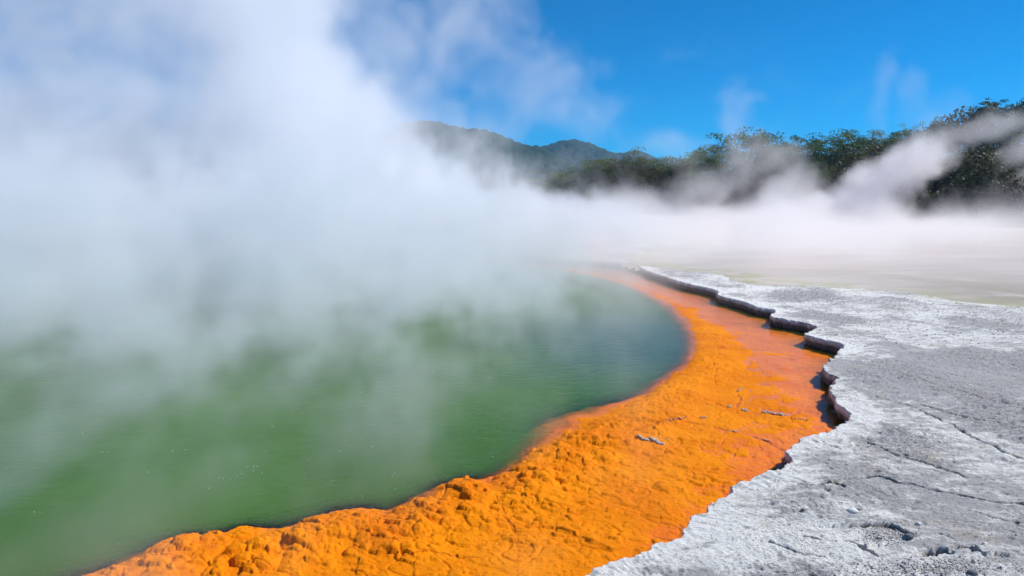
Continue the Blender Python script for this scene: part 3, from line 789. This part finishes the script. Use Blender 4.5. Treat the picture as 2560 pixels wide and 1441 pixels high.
def warp(p, amp, f, detail=2):
    return p + None if False else p.vec('ADD', (p.noise(f, detail, .5, color=True).vec('SUBTRACT', (.5, .5, .5))).vec('SCALE', amp))
def blob(p, px, py, d, rx, rz_, rd, tilt=0.0):   # ellipsoid: 1 at the centre, 0 at the surface; sizes in photo pixels at its distance, rd metres
    c = P(px, py, d); k = d / F
    q = p.vec('SUBTRACT', c)
    if tilt:
        x, y, z = q.sep(); q = comb(p.nt, x - z * tilt, y, z)
    q = q.vec('MULTIPLY', (1 / (rx * k), 1 / rd, 1 / (rz_ * k)))
    return 1.0 - q.vec('DOT_PRODUCT', q)

def f_main(ng, p):
    w1 = warp(p, 5.0, .16, 2); w2 = warp(w1, 1.4, .55, 2)
    n = w2.noise(.22, 5, .55) - .5; nf = w2.noise(.85, 5, .62) - .5
    e = None
    for b in MAIN:
        v = blob(w1, *b[:6], b[7]).max(-.6) * b[6]
        e = v if e is None else e.max(v)
    x, y, z = p.sep()
    d = (e * .75 + n * 2.0 + nf * 1.3 - .06).clamp()
    d = d * d * (3.0 - 2.0 * d)
    return (d * z.sstep(-.2, .6) - .004).max(0.0)
MAIN = [  # px, py, distance, rx px, rz px, depth m, strength, tilt
    (40, 430, 27, 560, 360, 9, 1.15, 0), (60, 160, 29, 420, 330, 8, .62, 0), (430, 440, 28, 520, 260, 9, 1.3, 0), (540, 380, 27, 430, 400, 8, 1.2, 0), (640, 80, 30, 250, 330, 8, 1.35, .15), (280, -120, 30, 420, 300, 8, .6, 0),
    (740, 330, 29, 290, 260, 9, 1.5, .1), (880, 500, 31, 360, 190, 9, 1.5, 0), (150, 560, 24, 800, 160, 8, 1.1, 0), (1130, 560, 34, 300, 85, 9, 1.0, 0),
    (-600, 300, 27, 500, 560, 9, 1.0, 0)]
def f_veil(ng, p):
    w1 = warp(p, 4.0, .2, 2); w2 = warp(w1, 1.2, .7, 3)
    n = w2.noise(.28, 5, .6) - .5; nf = w2.noise(1.1, 4, .6) - .5
    e = None
    for b in VEIL:
        v = (blob(w1, *b[:6], b[7]) * .8 + n * 1.9 + nf * 1.2 - .14).clamp() * b[6]
        e = v if e is None else e.max(v)
    return (e - .004).max(0.0)
VEIL = [(960, 180, 33, 260, 280, 3, .55, .2), (1150, 110, 34, 250, 200, 2.4, .42, .3), (1330, 240, 35, 220, 170, 2.0, .34, .3), (1470, 180, 35.5, 80, 60, 1.6, .26, .5), (1480, 295, 36, 110, 90, 1.8, .34, .3),
        (1100, 380, 36, 240, 120, 2.6, .45, .3), (1290, 440, 38, 230, 80, 2.2, .26, .3), (1700, 370, 40, 110, 50, 2, .16, .2), (830, 20, 32, 260, 180, 3, .5, .2), (1240, 330, 35, 120, 90, 1.8, .35, .3)]
def f_right(ng, p):
    w1 = warp(p, 3.0, .22, 2); w2 = warp(w1, 1.0, .8, 3)
    n = w2.noise(.30, 5, .58) - .5; nf = w2.noise(1.2, 4, .6) - .5
    x, y, z = p.sep()
    gx = (w1.vec('MULTIPLY', (1, 1, .25))).noise(.16, 2) - .5
    H = gx * 9.5 + 1.6
    near = (y - x * .10).sstep(13.0, 28.0); farx = (y + x * .25).sstep(66.0, 56.0); xr = (x - y * .70).sstep(3.0, -4.0)
    lay = (1.0 - z / H.max(1.0)).max(-1.0)
    d0 = (lay * 1.15 + n * 1.9 + nf * 1.0 - .12).clamp() * near * farx * (xr * .85 + .15)
    e = d0
    for b in RIGHT:
        v = (blob(w1, *b[:6], b[7]) * .9 + n * 1.7 + nf * 1.2 - .06).clamp() * b[6]
        e = e.max(v)
    return (e * z.sstep(.15, .5) - .004).max(0.0)
RIGHT = [(2130, 520, 46, 130, 70, 4, 2.3, .5), (2200, 460, 46, 95, 85, 4, 2.3, .5), (2275, 405, 46, 85, 80, 3.5, 1.9, .6), (2355, 348, 47, 75, 48, 3, .8, .8),
         (2500, 320, 48, 80, 50, 2, 1.0, .8), (2565, 385, 48, 60, 60, 2, 1.1, .4), (2585, 480, 48, 55, 60, 2, .9, .2),
         (1835, 300, 47, 42, 130, 1.6, .34, .10), (1850, 400, 47, 75, 100, 2, .55, .2), (1868, 275, 47, 30, 60, 1.2, .25, .4), (1930, 400, 47, 120, 60, 3, .35, .4), (2205, 240, 50, 38, 130, 1.4, .24, .12), (2265, 265, 50, 40, 110, 1.4, .2, .15), (2310, 310, 50, 70, 70, 1.6, .2, .3), (1905, 240, 48, 40, 22, 1.2, .3, .5),
         (1750, 480, 46, 100, 60, 3, .7, .3), (1980, 470, 46, 90, 60, 3, .7, .3), (1560, 520, 44, 180, 50, 4, .35, .3), (2350, 280, 50, 80, 60, 3, .10, .2), (1650, 360, 46, 90, 40, 3, .12, 0)]
def f_low(ng, p):
    w1 = warp(p, 1.1, .6, 2); w2 = warp(w1, .35, 1.8, 2)
    n = (w2.vec('MULTIPLY', (1, .42, .8))).noise(1.1, 5, .6) - .5; nf = (w2.vec('MULTIPLY', (1, .45, .75))).noise(3.0, 3, .6) - .5
    x, y, z = p.sep()
    puff = (p.vec('MULTIPLY', (1, .6, 0))).noise(.35, 3, .55) - .5
    left_ = x.sstep(3.0, -3.0)
    H = (y * .11).min(2.0) - x * .04 + .15 + (puff * 9.0 + .6) * left_ * y.sstep(8.0, 16.0)
    lay = (1.0 - z / H.max(.25)).max(-1.5)
    shelf_ = ((x - y * .20) / (y * .13 + 1.0)).sstep(.75, -2.0)
    amt = (y - x * .35).sstep(3.0, 19.0) * .76 + .17
    d = (lay * .55 + lay.min(0.0) * (1.3 - left_ * 1.15) + n * 3.5 + nf * 1.5 + amt * .75 - .50).clamp() * (amt * .6 + .4) * shelf_ * z.sstep(0.0, .12) * z.sstep(6.0, 1.5) * y.sstep(36.0, 28.0)
    return (d - .004).max(0.0)
steam('steam', 'towering white steam cloud rising from the green pool on the left', (-46, 14, 0.05), (14, 46, 24), .25, steam_mat('steam_cloud', .36, (.935, .955, .985), step=2.5), f_main)  # bluish tint of the shaded side put into the steam colour
steam('steam', 'thin torn steam veil drifting across the blue sky above the hills', (-14, 26, 1.0), (22, 48, 18), .2, steam_mat('steam_veil', .46, step=2), f_veil)
steam('steam', 'low white steam bank over the wet flat before the bush', (-6, 18, .2), (52, 66, 15), .25, steam_mat('steam_bank', .36, (1, .975, .985), step=3), f_right)  # warm tint of direct sun put into the steam colour
steam('steam', 'thin bluish wisps curling low over the near green water', (-26, 2.6, .02), (10, 36, 6.0), .125, steam_mat('steam_wisp', 1.0, (.92, .95, .985), step=2.5), f_low)  # blue of shaded steam painted into this colour too
print('steam', round(time.time() - T0, 1))

# ------------------------------------------------------------------ air
m = bpy.data.materials.new('air'); m.use_nodes = True; nt = m.node_tree; nt.nodes.clear()
out = nt.nodes.new('ShaderNodeOutputMaterial'); pv = nt.nodes.new('ShaderNodeVolumePrincipled')
pv.inputs['Color'].default_value = (.30, .62, 1, 1); pv.inputs['Density'].default_value = HAZE
nt.links.new(pv.outputs[0], out.inputs['Volume'])
if HAZE > 0:
    lo, hi = (-1600, -1600, -4), (1600, 1600, 125)
    v = [(x, y, z) for z in (lo[2], hi[2]) for y in (lo[1], hi[1]) for x in (lo[0], hi[0])]
    tag(mesh_obj('haze', v, [(0, 2, 3, 1), (4, 5, 7, 6), (0, 1, 5, 4), (2, 6, 7, 3), (0, 4, 6, 2), (1, 3, 7, 5)], m, smooth=False), 'thin blue air softening the distant hills', 'haze', kind='stuff')
# ------------------------------------------------------------------ render settings
cy = sc.cycles
cy.max_bounces = 12; cy.diffuse_bounces = 3; cy.glossy_bounces = 2; cy.transmission_bounces = 4; cy.transparent_max_bounces = 96; cy.volume_bounces = 7
cy.volume_max_steps = 512; cy.use_denoising = True; cy.use_adaptive_sampling = True; cy.adaptive_threshold = .02
cy.sample_clamp_indirect = 6
